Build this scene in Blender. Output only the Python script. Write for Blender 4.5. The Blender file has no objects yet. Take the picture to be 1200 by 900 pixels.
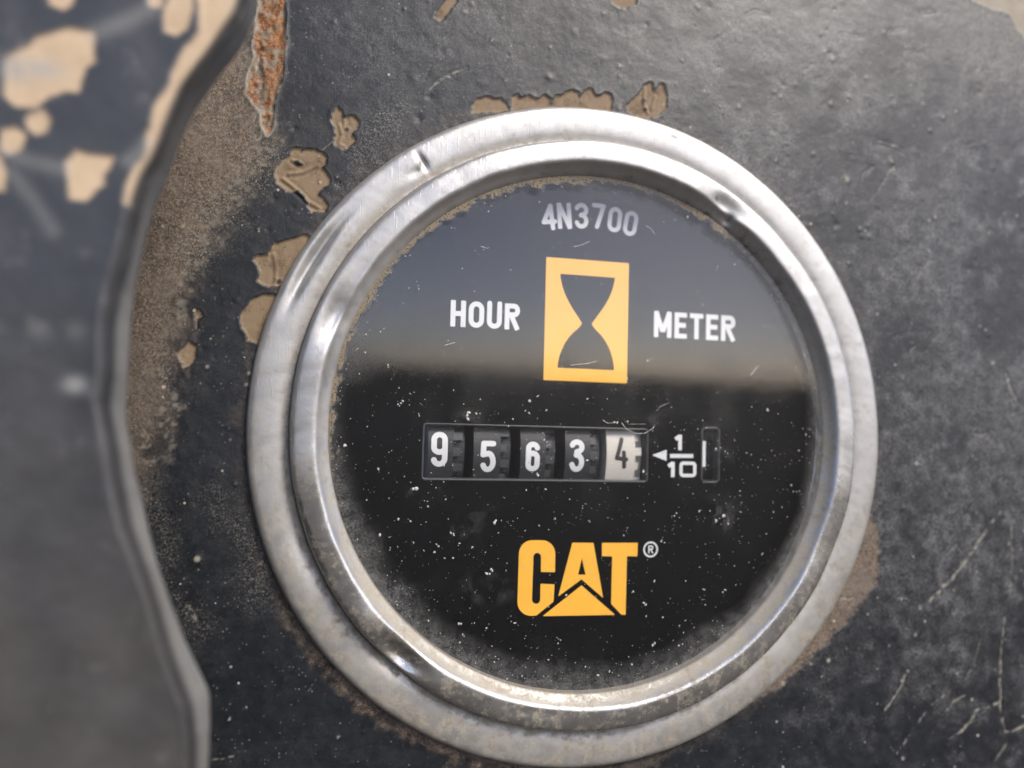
import bpy, math, random
import numpy as np
from mathutils import Matrix, Vector
from mathutils.geometry import tessellate_polygon

# ------------------------------------------------------------------ camera, sky, sun, exposure
MM = 0.001
scene = bpy.context.scene
CAM_RIGHT = Vector((0.9751275, -0.2201191, 0.0259585))
CAM_DOWN = Vector((0.0378796, 0.0501101, -0.9980251))
CAM_FWD = Vector((0.2183837, 0.9741851, 0.0572018))
CAM_POS = Vector((-27.760, -83.0424, 0.0251))          # millimetres; the panel is the plane Y = 0
FPX = 900.0                                            # focal length for a 1200 px wide picture

cam_data = bpy.data.cameras.new("camera")
cam = bpy.data.objects.new("camera", cam_data)
scene.collection.objects.link(cam)
rot = Matrix((CAM_RIGHT, -CAM_DOWN, -CAM_FWD)).transposed()
cam.matrix_world = Matrix.Translation(CAM_POS * MM) @ rot.to_4x4()
cam_data.sensor_width = 36.0
cam_data.lens = 36.0 * FPX / 1200.0
cam_data.clip_start = 0.002
cam_data.clip_end = 600.0
cam_data.dof.use_dof = True
cam_data.dof.focus_distance = 0.0825
cam_data.dof.aperture_fstop = 11.5
scene.camera = cam

SUN_EL, SUN_AZ = 40.0, 33.0       # degrees; azimuth measured from straight behind the camera (-Y) towards +X
ADDED_LEAN = Matrix.Rotation(math.radians(-5.0), 3, 'X')      # lean added to raise the horizon mirrored in the glass; up is off +Z
sun_level = Vector((math.cos(math.radians(SUN_EL)) * math.sin(math.radians(SUN_AZ)),
                  -math.cos(math.radians(SUN_EL)) * math.cos(math.radians(SUN_AZ)),
                  math.sin(math.radians(SUN_EL))))
sun_dir = ADDED_LEAN @ sun_level
world = bpy.data.worlds.new("World")
scene.world = world
world.use_nodes = True
wn = world.node_tree
for n in list(wn.nodes):
    wn.nodes.remove(n)
sky = wn.nodes.new("ShaderNodeTexSky")
sky.sky_type = 'NISHITA'
sky.sun_disc = False
sky.sun_elevation = math.radians(SUN_EL)
sky.sun_rotation = math.atan2(sun_level.x, sun_level.y)
sky.air_density = 0.35
sky.dust_density = 1.3
sky.ozone_density = 0.5
tc = wn.nodes.new("ShaderNodeTexCoord")
mp = wn.nodes.new("ShaderNodeMapping")
mp.vector_type = 'POINT'
mp.inputs["Rotation"].default_value = (math.radians(5.0), 0, 0)
wn.links.new(tc.outputs["Generated"], mp.inputs["Vector"])
wn.links.new(mp.outputs["Vector"], sky.inputs["Vector"])
bg = wn.nodes.new("ShaderNodeBackground")
bg.inputs["Strength"].default_value = 0.15
wo = wn.nodes.new("ShaderNodeOutputWorld")
wn.links.new(sky.outputs[0], bg.inputs[0])
wn.links.new(bg.outputs[0], wo.inputs[0])

sun_data = bpy.data.lights.new("sun", 'SUN')
sun_data.energy = 2.2
sun_data.angle = math.radians(20)
sun_data.color = (1.0, 0.93, 0.82)
sun = bpy.data.objects.new("sun", sun_data)
scene.collection.objects.link(sun)
sun.rotation_euler = sun_dir.to_track_quat('Z', 'Y').to_euler()

scene.view_settings.view_transform = 'Standard'
scene.view_settings.look = 'None'
scene.view_settings.exposure = 1.0
scene.view_settings.gamma = 1.0
scene.cycles.use_denoising = True
scene.cycles.transparent_max_bounces = 12
scene.cycles.max_bounces = 6
scene.cycles.diffuse_bounces = 2
scene.cycles.glossy_bounces = 3
scene.cycles.use_adaptive_sampling = True
scene.cycles.adaptive_threshold = 0.02

# ------------------------------------------------------------------ helpers
rng = np.random.default_rng(7)
random.seed(7)

def pt(px, py, h=0.0):
    """Point (x, z) in mm on the plane h mm in front of the panel, seen at photo pixel px, py."""
    d = CAM_RIGHT * ((px - 600) / FPX) + CAM_DOWN * ((py - 450) / FPX) + CAM_FWD
    s = (-h - CAM_POS.y) / d.y
    q = CAM_POS + d * s
    return (q.x, q.z)

def pts(lst, h=0.0):
    return np.array([pt(a, b, h) for a, b in lst])

_lat = np.random.default_rng(11).random((8, 256, 256)).astype(np.float32)
def vnoise(x, y, seed=0):
    L = _lat[seed % 8]
    xi = np.floor(x).astype(np.int64); yi = np.floor(y).astype(np.int64)
    fx = (x - xi).astype(np.float32); fy = (y - yi).astype(np.float32)
    fx = fx * fx * fx * (fx * (fx * 6 - 15) + 10); fy = fy * fy * fy * (fy * (fy * 6 - 15) + 10)
    o = seed * 37
    x0 = (xi + o) & 255; x1 = (xi + o + 1) & 255; y0 = (yi + o * 3) & 255; y1 = (yi + o * 3 + 1) & 255
    a = L[x0, y0]; b = L[x1, y0]; c = L[x0, y1]; d = L[x1, y1]
    return (a * (1 - fx) + b * fx) * (1 - fy) + (c * (1 - fx) + d * fx) * fy

def fbm(x, y, scale, octaves=4, seed=0, gain=0.5):
    """x, y in mm; scale = size in mm of the largest lumps; result about 0..1"""
    s = 0.0; a = 1.0; t = 0.0; f = 1.0 / scale
    for k in range(octaves):
        s = s + a * vnoise(x * f + 13.7 * k, y * f - 7.3 * k, seed + k)
        t += a; a *= gain; f *= 2.03
    return s / t

def smooth(e0, e1, v):
    t = np.clip((v - e0) / (e1 - e0), 0, 1)
    return t * t * (3 - 2 * t)

def sd_poly(x, y, poly):
    """signed distance to a polygon (negative inside)"""
    d = np.full(x.shape, 1e9); s = np.ones(x.shape)
    n = len(poly)
    for i in range(n):
        ax, ay = poly[i]; bx, by = poly[i - 1]
        ex, ey = bx - ax, by - ay
        wx, wy = x - ax, y - ay
        t = np.clip((wx * ex + wy * ey) / (ex * ex + ey * ey + 1e-12), 0, 1)
        d = np.minimum(d, (wx - ex * t) ** 2 + (wy - ey * t) ** 2)
        c1 = y >= ay; c2 = y < by; c3 = ex * wy > ey * wx
        flip = (c1 & c2 & c3) | (~c1 & ~c2 & ~c3)
        s = np.where(flip, -s, s)
    return s * np.sqrt(d)

def sd_line(x, y, line):
    d = np.full(x.shape, 1e9)
    for (ax, ay), (bx, by) in zip(line[:-1], line[1:]):
        ex, ey = bx - ax, by - ay
        t = np.clip(((x - ax) * ex + (y - ay) * ey) / (ex * ex + ey * ey + 1e-12), 0, 1)
        d = np.minimum(d, np.hypot(x - ax - ex * t, y - ay - ey * t))
    return d

def local(x, y, pl, margin):
    pl = np.asarray(pl)
    lo = pl.min(0) - margin; hi = pl.max(0) + margin
    return np.nonzero((x > lo[0]) & (x < hi[0]) & (y > lo[1]) & (y < hi[1]))[0]

def mesh_obj(name, verts, faces, mat, parent=None, smooth_shade=True):
    me = bpy.data.meshes.new(name)
    me.from_pydata([tuple(v) for v in verts], [], faces)
    me.update()
    return link(name, me, mat, parent, smooth_shade)

def link(name, me, mat, parent=None, smooth_shade=True):
    if smooth_shade:
        me.polygons.foreach_set('use_smooth', np.ones(len(me.polygons), dtype=bool))
    o = bpy.data.objects.new(name, me)
    scene.collection.objects.link(o)
    if mat is not None:
        me.materials.append(mat)
    if parent is not None:
        o.parent = parent
    return o

def grid_mesh(name, V, quads):
    """V (n,3) metres, quads (m,4) -> mesh data, quickly"""
    me = bpy.data.meshes.new(name)
    me.vertices.add(len(V)); me.vertices.foreach_set('co', np.ascontiguousarray(V, dtype=np.float32).ravel())
    m = len(quads)
    me.loops.add(m * 4); me.loops.foreach_set('vertex_index', np.ascontiguousarray(quads, dtype=np.int32).ravel())
    me.polygons.add(m)
    me.polygons.foreach_set('loop_start', np.arange(0, m * 4, 4, dtype=np.int32))
    me.update(calc_edges=True)
    return me

def attr(me, name, arr):
    a = me.attributes.new(name, 'FLOAT', 'POINT')
    a.data.foreach_set('value', np.ascontiguousarray(arr, dtype=np.float32))

class NT:
    """small shader-node helper"""
    def __init__(self, name):
        self.m = bpy.data.materials.new(name); self.m.use_nodes = True
        self.t = self.m.node_tree
        for n in list(self.t.nodes): self.t.nodes.remove(n)
        self.out = self.t.nodes.new("ShaderNodeOutputMaterial")
        self.co = self.t.nodes.new("ShaderNodeTexCoord").outputs["Object"]
    def put(self, sock, v):
        if hasattr(v, 'links'): self.t.links.new(v, sock)
        else: sock.default_value = v if not (isinstance(v, tuple) and len(v) == 3) else ((*v, 1.0) if sock.type == 'RGBA' else v)
    def attr(self, name):
        n = self.t.nodes.new("ShaderNodeAttribute"); n.attribute_name = name; return n.outputs["Fac"]
    def noise(self, size_mm, detail=3.0, rough=0.55, dist=0.0, co=None):
        n = self.t.nodes.new("ShaderNodeTexNoise"); n.inputs["Scale"].default_value = 1000.0 / size_mm
        n.inputs["Detail"].default_value = detail; n.inputs["Roughness"].default_value = rough
        n.inputs["Distortion"].default_value = dist
        self.t.links.new(co or self.co, n.inputs["Vector"]); return n.outputs["Fac"]
    def voronoi(self, size_mm, out="Distance", rnd=1.0):
        n = self.t.nodes.new("ShaderNodeTexVoronoi"); n.inputs["Scale"].default_value = 1000.0 / size_mm
        n.inputs["Randomness"].default_value = rnd
        self.t.links.new(self.co, n.inputs["Vector"]); return n.outputs[out]
    def math(self, op, a, b=0.0, c=None, clamp=False):
        n = self.t.nodes.new("ShaderNodeMath"); n.operation = op; n.use_clamp = clamp
        self.put(n.inputs[0], a); self.put(n.inputs[1], b)
        if c is not None: self.put(n.inputs[2], c)
        return n.outputs[0]
    def ramp(self, v, lo, hi, a=0.0, b=1.0):
        n = self.t.nodes.new("ShaderNodeMapRange"); n.interpolation_type = 'SMOOTHSTEP'
        self.put(n.inputs["Value"], v)
        for k, x in (("From Min", lo), ("From Max", hi), ("To Min", a), ("To Max", b)): self.put(n.inputs[k], x)
        return n.outputs[0]
    def mix(self, f, a, b):
        n = self.t.nodes.new("ShaderNodeMix"); n.data_type = 'RGBA'
        self.put(n.inputs[0], f); self.put(n.inputs[6], a); self.put(n.inputs[7], b); return n.outputs[2]
    def mixf(self, f, a, b):
        n = self.t.nodes.new("ShaderNodeMix"); n.data_type = 'FLOAT'
        self.put(n.inputs[0], f); self.put(n.inputs[2], a); self.put(n.inputs[3], b); return n.outputs[0]
    def bump(self, h, dist_mm, strength=1.0, normal=None):
        n = self.t.nodes.new("ShaderNodeBump"); n.inputs["Distance"].default_value = dist_mm * MM
        n.inputs["Strength"].default_value = strength
        self.put(n.inputs["Height"], h)
        if normal is not None: self.t.links.new(normal, n.inputs["Normal"])
        return n.outputs[0]
    def pbr(self, **kw):
        n = self.t.nodes.new("ShaderNodeBsdfPrincipled")
        for k, v in kw.items():
            self.put(n.inputs[k.replace('_', ' ')], v)
        return n.outputs[0]
    def done(self, sh):
        self.t.links.new(sh, self.out.inputs["Surface"]); return self.m

def tag(o, label=None, cat=None, kind=None, group=None):
    for k, v in (('label', label), ('category', cat), ('kind', kind), ('group', group)):
        if v: o[k] = v
    return o

# ------------------------------------------------------------------ materials
def mat_panel():
    t = NT("worn_black_panel_paint")
    chip, rust, dirt, dust, pale, grain = (t.attr(k) for k in ('chip', 'rust', 'dirt', 'dust', 'pale', 'grain'))
    fine = t.noise(0.30, 4, 0.75); mid = t.noise(1.7, 5, 0.68); grit = t.noise(0.15, 2, 0.7)
    paint = t.mix(mid, (0.0055, 0.007, 0.0098), (0.012, 0.0138, 0.017))
    blend = t.math('ADD', t.math('MULTIPLY', fine, 0.62), t.math('MULTIPLY', mid, 0.38))
    dmask = t.math('MULTIPLY', dust, t.ramp(blend, 0.42, 0.62, 0.06, 1.0), clamp=True)
    col = t.mix(dmask, paint, (0.125, 0.126, 0.128))
    brown = t.mix(t.ramp(fine, .3, .7), (0.040, 0.029, 0.021), (0.20, 0.150, 0.108))
    brown = t.mix(t.ramp(t.noise(4.0, 4, .6), .40, .62), brown, t.mix(fine, (0.085, 0.062, 0.045), (0.20, 0.158, 0.122)))
    dm = t.math('MULTIPLY', dirt, t.ramp(t.math('ADD', t.math('MULTIPLY', grit, 0.5), t.math('MULTIPLY', mid, 0.5)), 0.34, 0.56, 0.25, 1.0), clamp=True)
    col = t.mix(dm, col, brown)
    tan = t.mix(mid, (0.150, 0.104, 0.062), (0.225, 0.163, 0.103))
    tan = t.mix(t.ramp(t.noise(2.6, 4, .6), .50, .66), tan, (0.115, 0.076, 0.044))
    tan = t.mix(t.ramp(t.noise(0.8, 4, .7), 0.58, 0.72), tan, (0.095, 0.066, 0.042))
    tan = t.mix(t.ramp(grit, 0.60, 0.72), tan, (0.27, 0.22, 0.16))
    col = t.mix(chip, col, tan)
    ru = t.mix(t.ramp(fine, 0.35, 0.65), (0.075, 0.030, 0.013), (0.30, 0.128, 0.042))
    ru = t.mix(t.ramp(t.noise(1.1, 4, .65), 0.46, 0.60), ru, t.mix(fine, (0.10, 0.082, 0.062), (0.26, 0.20, 0.135)))
    col = t.mix(rust, col, ru)
    def dots(size, lo, rmax, patch, a, b):
        v = t.voronoi(size); c = t.t.nodes.new("ShaderNodeSeparateColor")
        t.t.links.new(t.voronoi(size, "Color"), c.inputs[0])
        return t.math('MULTIPLY', t.math('LESS_THAN', v, t.ramp(c.outputs[0], lo, 1.0, 0.0, rmax)), t.ramp(t.noise(patch, 3), a, b))
    spot = dots(0.85, 0.86, 0.22, 5.0, 0.42, 0.62)          # pale specks, the glint of paint nibs put into colour
    spot2 = dots(0.33, 0.62, 0.34, 2.4, 0.40, 0.62)         # fine pale grains painting tiny glints of the paint texture
    gr = t.math('MULTIPLY', grain, t.ramp(t.math('ADD', t.math('MULTIPLY', grit, .35), t.math('MULTIPLY', fine, .65)), .50, .63))
    pm = t.math('MAXIMUM', t.math('MAXIMUM', pale, gr), t.math('MAXIMUM', spot, t.math('MULTIPLY', spot2, 0.28)), clamp=True)
    col = t.mix(pm, col, (0.31, 0.285, 0.235))
    matte = t.math('MAXIMUM', t.math('MAXIMUM', chip, rust), t.math('MAXIMUM', dm, pm), clamp=True)
    rough = t.mixf(matte, t.ramp(mid, 0.3, 0.7, 0.33, 0.48), 0.75)
    nb = t.bump(t.math('ADD', fine, t.math('MULTIPLY', grit, 0.5)), 0.030, 0.8)
    return t.done(t.pbr(Base_Color=col, Roughness=rough, Normal=nb, Specular_IOR_Level=0.38))

def mat_plate():
    t = NT("scuffed_grey_black_plate_paint")
    chip, pale = t.attr('chip'), t.attr('pale')
    mid = t.noise(5.0, 4, 0.6); big = t.noise(16.0, 4, 0.6)
    col = t.mix(mid, (0.024, 0.027, 0.033), (0.044, 0.047, 0.053))
    col = t.mix(t.math('MULTIPLY', t.attr('soil'), t.ramp(big, 0.30, 0.62, .35, 1.0)), col, t.mix(mid, (0.040, 0.038, 0.037), (0.074, 0.070, 0.067)))
    col = t.mix(t.ramp(t.noise(3.2, 3, .6), .60, .74, 0.0, .35), col, (0.13, 0.128, 0.125))
    col = t.mix(chip, col, t.mix(t.noise(2.0, 3), (0.37, 0.268, 0.172), (0.50, 0.385, 0.265)))
    col = t.mix(pale, col, (0.30, 0.30, 0.29))
    col = t.mix(t.math('MULTIPLY', t.attr('corner_shade'), .95), col, (0.008, 0.008, 0.009))
    return t.done(t.pbr(Base_Color=col, Roughness=t.mixf(t.math('MAXIMUM', chip, t.attr('corner_shade')), t.ramp(mid, 0.3, 0.7, 0.36, 0.5), 0.75),
                        Normal=t.bump(t.noise(1.2, 4), 0.05, 0.6)))

def mat_bezel():
    t = NT("worn_aluminium")
    dust, dark = t.attr('dust'), t.attr('dark')
    fine = t.noise(0.3, 4, 0.65); mid = t.noise(1.4, 5, 0.62); big = t.noise(7.0, 3)
    mpn = t.t.nodes.new("ShaderNodeMapping"); mpn.inputs["Rotation"].default_value = (0, 0.7, 0); mpn.inputs["Scale"].default_value = (1.0, 1.0, 0.06)
    t.t.links.new(t.co, mpn.inputs["Vector"]); streak = t.noise(0.22, 2, 0.6, co=mpn.outputs[0])
    col = t.mix(mid, (0.46, 0.455, 0.445), (0.56, 0.555, 0.548))
    pit = t.ramp(t.noise(0.55, 3, 0.7), 0.63, 0.72)
    col = t.mix(t.math('MULTIPLY', pit, 0.35), col, (0.22, 0.20, 0.18))
    metal = t.pbr(Base_Color=col, Metallic=1.0, Roughness=t.ramp(t.math('ADD', t.math('MULTIPLY', mid, 0.6), t.math('MULTIPLY', big, 0.4)), 0.3, 0.7, t.mixf(t.attr('polish'), 0.33, 0.17), t.mixf(t.attr('polish'), 0.52, 0.32)),
                  Normal=t.bump(t.math('ADD', t.math('ADD', fine, t.math('MULTIPLY', mid, 0.8)), t.math('MULTIPLY', t.ramp(streak, .58, .70), .7)), 0.014, 0.8))
    dcol = t.mix(fine, (0.16, 0.138, 0.102), (0.34, 0.308, 0.25))
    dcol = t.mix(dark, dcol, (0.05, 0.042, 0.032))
    film = t.pbr(Base_Color=dcol, Roughness=0.8, Normal=t.bump(fine, 0.04, 0.8))
    oxide = t.pbr(Base_Color=t.mix(mid, (0.22, 0.217, 0.212), (0.31, 0.306, 0.30)), Roughness=0.6, Normal=t.bump(t.math('ADD', fine, mid), 0.012, 0.8))
    ox = t.t.nodes.new("ShaderNodeMixShader")
    t.put(ox.inputs[0], t.mixf(t.attr('polish'), t.ramp(big, .3, .7, .30, .48), .10)); t.t.links.new(metal, ox.inputs[1]); t.t.links.new(oxide, ox.inputs[2]); metal = ox.outputs[0]
    n = t.t.nodes.new("ShaderNodeMixShader")
    f = t.math('MULTIPLY', dust, t.ramp(t.math('ADD', t.math('MULTIPLY', fine, 0.5), t.math('MULTIPLY', mid, 0.5)), 0.36, 0.60, 0.35, 1.0), clamp=True)
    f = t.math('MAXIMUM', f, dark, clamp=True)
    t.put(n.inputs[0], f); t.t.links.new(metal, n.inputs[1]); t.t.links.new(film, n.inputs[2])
    return t.done(n.outputs[0])

def mat_glass():
    t = NT("scratched_clear_glass")
    dust, tan = t.attr('dust'), t.attr('tan')
    lw = t.t.nodes.new("ShaderNodeLayerWeight"); lw.inputs["Blend"].default_value = 0.5
    fres = t.math('MULTIPLY_ADD', t.math('POWER', lw.outputs["Facing"], 5.0), 0.957, 0.043)   # Schlick, the same from both sides of the pane
    tr = t.t.nodes.new("ShaderNodeBsdfTransparent"); gl = t.t.nodes.new("ShaderNodeBsdfGlossy")
    t.put(gl.inputs["Roughness"], t.ramp(t.noise(5.0, 4), 0.35, 0.7, 0.03, 0.12))
    clear = t.t.nodes.new("ShaderNodeMixShader")
    t.put(clear.inputs[0], fres); t.t.links.new(tr.outputs[0], clear.inputs[1]); t.t.links.new(gl.outputs[0], clear.inputs[2])
    fine = t.noise(0.22, 3, 0.7); mid = t.noise(1.1, 4, 0.6)
    dcol = t.mix(tan, (0.24, 0.24, 0.235), t.mix(fine, (0.11, 0.085, 0.055), (0.26, 0.21, 0.145)))
    film = t.pbr(Base_Color=dcol, Roughness=0.9, Normal=t.bump(fine, 0.05, 0.8))
    f = t.math('MULTIPLY', dust, t.ramp(t.math('ADD', t.math('MULTIPLY', fine, 0.6), t.math('MULTIPLY', mid, 0.4)), 0.36, 0.66, 0.1, 1.0), clamp=True)
    f = t.math('MAXIMUM', f, t.math('MULTIPLY', tan, t.ramp(fine, 0.36, 0.50)), clamp=True)
    n = t.t.nodes.new("ShaderNodeMixShader")
    t.put(n.inputs[0], f); t.t.links.new(clear.outputs[0], n.inputs[1]); t.t.links.new(film, n.inputs[2])
    return t.done(n.outputs[0])

def mat_plain(name, c, rough=0.5, var=0.12, size=1.0, spec=0.5):
    t = NT(name)
    a = tuple(v * (1 - var) for v in c); b = tuple(min(1, v * (1 + var)) for v in c)
    n = t.noise(size, 4, 0.6)
    return t.done(t.pbr(Base_Color=t.mix(n, a, b), Roughness=rough, Specular_IOR_Level=spec,
                        Normal=t.bump(t.noise(0.15, 3), 0.006, 0.6)))

M_PANEL, M_PLATE, M_BEZEL, M_GLASS = mat_panel(), mat_plate(), mat_bezel(), mat_glass()
M_DIAL = mat_plain("black_dial_lacquer", (0.0022, 0.0026, 0.0034), 0.5, 0.2, 2.0, 0.03)
M_WHITE = mat_plain("white_dial_ink", (0.60, 0.615, 0.63), 0.6, 0.06, 0.8)
M_YELLOW = mat_plain("yellow_dial_ink", (0.77, 0.40, 0.032), 0.6, 0.05, 1.5)
M_DRUM = mat_plain("dark_grey_counter_plastic", (0.017, 0.0185, 0.022), 0.5, 0.25, 0.9)
M_DRUMW = mat_plain("off_white_counter_plastic", (0.50, 0.475, 0.43), 0.6, 0.1, 1.2)
M_TOOTH = mat_plain("grey_gear_plastic", (0.042, 0.044, 0.050), 0.45, 0.25, 0.6)
M_INK = mat_plain("black_counter_ink", (0.02, 0.02, 0.022), 0.6, 0.1, 1.0)
M_FLECK = mat_plain("pale_grit", (0.42, 0.415, 0.39), 0.9, 0.3, 3.0)

# ------------------------------------------------------------------ ground the machine stands on (seen only in reflections)
g = mesh_obj("ground", [ADDED_LEAN @ Vector(v) for v in ((-200, -200, -1.3), (200, -200, -1.3), (200, 200, -1.3), (-200, 200, -1.3))], [(0, 1, 2, 3)],
             mat_plain("dark_brown_soil", (0.040, 0.034, 0.028), 0.9, 0.3, 400.0), None, False)
tag(g, kind="structure")

# ------------------------------------------------------------------ instrument panel
def chips_px():
    A = [(339.5,178),(344,172),(353,173.5),(353,178),(368,175),(378.5,179.5),(384,185.5),(383,191.5),(376,196),(387.5,209.5),(386,215.5),(377,220),(374,227.5),(380,232),(384.7,242),(381,248.7),(374,244.7),(366,249.3),(362,242),(363,236.7),(352.7,223),(336.7,224.7),(330,219),(324.5,214),(322,197.5),(330.5,187),(339.5,182.5)]
    B = [(389,133),(395,127),(401,130),(401.7,140.5),(407,137.5),(414.5,135),(420,142),(420,149.5),(413,158),(417,164.5),(410,173.5),(402.5,176.5),(393.5,170.5),(392,161.5),(396,155.5),(389,142)]
    C = [(297,304),(303,298),(314,300),(318,290),(326,283),(340,281),(352,276),(362,278),(360,300),(350,320),(330,334),(308,336),(301,332),(303,318)]
    D = [(280,372),(286,360),(296,351),(308,346.4),(322,346),(330,350),(320,400),(302,402),(290,399),(282,384)]
    Es = [(208.7,416),(212.7,406.7),(220.7,400),(231,406.7),(228.7,418.7),(222,429),(215,432)]
    E2 = [(228,366),(233,362),(237,369),(231,377),(229,386)]
    F = [(554,124.4),(558.4,117),(568,113.6),(579,115.8),(587.7,114.7),(594,122),(597,129),(583,132),(561.7,133),(555,131)]
    G = [(600.7,121),(601.8,112.5),(607,110),(611.5,115.8),(620,110),(629,114.7),(637.5,111.4),(646,113.6),(648.5,120),(650.5,110),(661,110),(670,105),(676.5,110),(679.8,119),(685,106),(691.7,103.8),(698,111.4),(709,109),(716.6,112.5),(717.7,121),(714,136),(640,145),(601,136)]
    H = [(735,123),(741.5,117),(751,106),(756.7,98.4),(763,97),(767.5,108),(773,97),(779.4,99.5),(782.7,112.5),(782.7,126.6),(774,136),(761,140),(746,137),(736,129)]
    J = [(1135,-14),(1140,0),(1165,9),(1186,18),(1192,34),(1204,48),(1240,62),(1240,-30)]
    K = [(520,2),(510,18),(516,24),(526,14),(540,-3),(530,-6)]
    K2 = [(716,-10),(720,4),(733,10),(744,5),(748,-10)]
    return [A, B, C, D, Es, E2, F, G, H, J, K, K2]

def build_panel():
    step = 0.165
    gx = np.arange(-84, 80, step); gz = np.arange(-58, 60, step)
    X, Z = np.meshgrid(gx, gz, indexing='ij')
    nx, nz = X.shape
    X = X.ravel(); Z = Z.ravel()
    N = len(X)
    h = np.zeros(N); chip = np.zeros(N); rust = np.zeros(N); dirt = np.zeros(N); pale = np.zeros(N); grain = np.zeros(N)
    wx = (fbm(X, Z, 2.2, 3, 1) - 0.5) * 0.9; wz = (fbm(X, Z, 2.2, 3, 4) - 0.5) * 0.9
    n1 = fbm(X, Z, 1.1, 4, 2); n2 = fbm(X, Z, 6.0, 4, 5); n3 = fbm(X, Z, 20.0, 4, 3); n4 = fbm(X, Z, 0.55, 3, 6)
    # paint film: lumpy, slightly rough
    h += (n1 - 0.5) * 0.03 + (n2 - 0.5) * 0.14 + (n4 - 0.5) * 0.025
    dust = 0.10 + 0.55 * smooth(0.38, 0.66, 0.55 * n2 + 0.45 * n3) + 0.6 * smooth(.5, .75, fbm(X, Z, 2.6, 4, 0))
    # dust raised to the upper right to paint in sky sheen, little lower left
    side = smooth(-18, 60, X * 0.8 + Z * 0.5)
    dust = np.clip(dust * (0.09 + 1.25 * side), 0, 1)  # dust mask also carries the painted sky sheen
    # nibs and dents in the paint
    for k in range(900):
        cx, cz = rng.uniform(-60, 74), rng.uniform(-50, 52)
        r = rng.gamma(2.0, 0.07) + 0.08
        ids = local(X, Z, [(cx, cz)], r * 3)
        if len(ids) == 0: continue
        g = np.exp(-((X[ids] - cx) ** 2 + (Z[ids] - cz) ** 2) / (r * r))
        up = rng.random() < 0.65
        h[ids] += g * (1 if up else -1) * rng.uniform(0.03, 0.09)
        if up and rng.random() < 0.4:
            pale[ids] = np.maximum(pale[ids], smooth(0.5, 0.9, g) * rng.uniform(0.3, 0.9))  # raised nib tip coloured pale as its glint
    # chipped-off paint showing tan primer, a step below the film with a lifted rim
    for i, poly in enumerate(chips_px()):
        pm = pts(poly)
        ids = local(X, Z, pm, 2.5)
        d = sd_poly(X[ids] + wx[ids] * 0.5, Z[ids] + wz[ids] * 0.5, pm) + (n4[ids] - .5) * .3 + (n1[ids] - .5) * .3
        m = smooth(0.07, -0.07, d)
        chip[ids] = np.maximum(chip[ids], m)
        lip = np.exp(-((d - 0.16) / 0.16) ** 2) * 0.02
        h[ids] = h[ids] * (1 - 0.65 * m) + lip - 0.16 * m
    # curls and creases inside the chips
    for ln, dep in (([(331,209),(345,219),(362,236),(374,243)], 0.16), ([(338,203),(355,201),(372,193)], 0.14), ([(342,187),(352,191)], 0.14),
                    ([(398,146),(401,160),(397,168),(404,172)], 0.15), ([(404,141),(402,156)], 0.12), ([(756,103),(755,120),(760,134)], 0.14), ([(768,112),(764,128)], 0.12),
                    ([(320,298),(323,312),(322,334)], 0.12)):
        lm = pts(ln); ids = local(X, Z, lm, 1.2)
        d = sd_line(X[ids] + wx[ids] * .2, Z[ids] + wz[ids] * .2, lm)
        h[ids] += np.exp(-(d / 0.16) ** 2) * dep - np.exp(-((d - 0.32) / 0.14) ** 2) * dep * 0.4
    # black flakes left standing inside chips
    for cx, cy, r in ((348,189,.32),(352,191,.25),(407,151,.25),(755,116,.3),(757,128,.26),(327,329,.3),(646,119,.25)):
        x0, z0 = pt(cx, cy); ids = local(X, Z, [(x0, z0)], 1.5)
        d = np.hypot(X[ids] - x0 + wx[ids] * .5, (Z[ids] - z0) * 1.3 + wz[ids] * .5) - r
        m = smooth(0.06, -0.06, d); chip[ids] *= 1 - m; h[ids] += 0.12 * m
    # bare brown patch by the lower right of the bezel
    I = pts([(1000,585),(1020,600),(1031,625),(1032,660),(1026,688),(1008,712),(986,733),(966,757),(940,782),(915,803),(885,822),(850,842),(830,820),(960,640)])
    ids = local(X, Z, I, 3)
    d = sd_poly(X[ids] + wx[ids] * 0.9 + (n4[ids] - .5) * 1.2, Z[ids] + wz[ids] * 0.9, I)
    dirt[ids] = np.maximum(dirt[ids], smooth(0.35, -0.5, d)); h[ids] -= 0.08 * smooth(0.2, -0.3, d)
    # rust streak at the top
    Rr = pts([(305,-40),(336,-40),(333,50),(330,90),(323,118),(318,148),(313,158),(305,132),(298,124),(288,110),(292,86),(300,62),(300,30)])
    ids = local(X, Z, Rr, 3)
    d = sd_poly(X[ids] + wx[ids] * 0.8, Z[ids] + wz[ids] * 0.8, Rr)
    m = smooth(0.12, -0.12, d)
    rust[ids] = m
    h[ids] += m * ((fbm(X[ids] * 1.6, Z[ids] * .7, 0.8, 3, 2) - .5) * 0.55 - 0.12) + np.exp(-((d - .15) / .2) ** 2) * 0.07
    pale[ids] = np.maximum(pale[ids], np.exp(-((d - 0.12) / 0.11) ** 2) * smooth(0.35, 0.6, n1[ids]) * 0.8)
    ln = pts([(306,70),(304,130),(303,158)]); ids = local(X, Z, ln, 2)
    d = sd_line(X[ids] + wx[ids], Z[ids] + wz[ids], ln); g = smooth(0.45, 0.15, d)
    rust[ids] *= 1 - g * 0.8; dirt[ids] = np.maximum(dirt[ids], g * 0.8); pale[ids] = np.maximum(pale[ids], np.exp(-((d - .4) / .1) ** 2) * .6 * smooth(.4, .6, n1[ids]))
    # caked brown soil along the edge of the cover plate
    Dp = pts([(300,-60),(304,60),(300,120),(316,160),(300,195),(272,225),(250,262),(228,300),(208,360),(196,430),(186,500),(172,570),(60,600),(60,-60)])
    ids = local(X, Z, Dp, 8)
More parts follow.
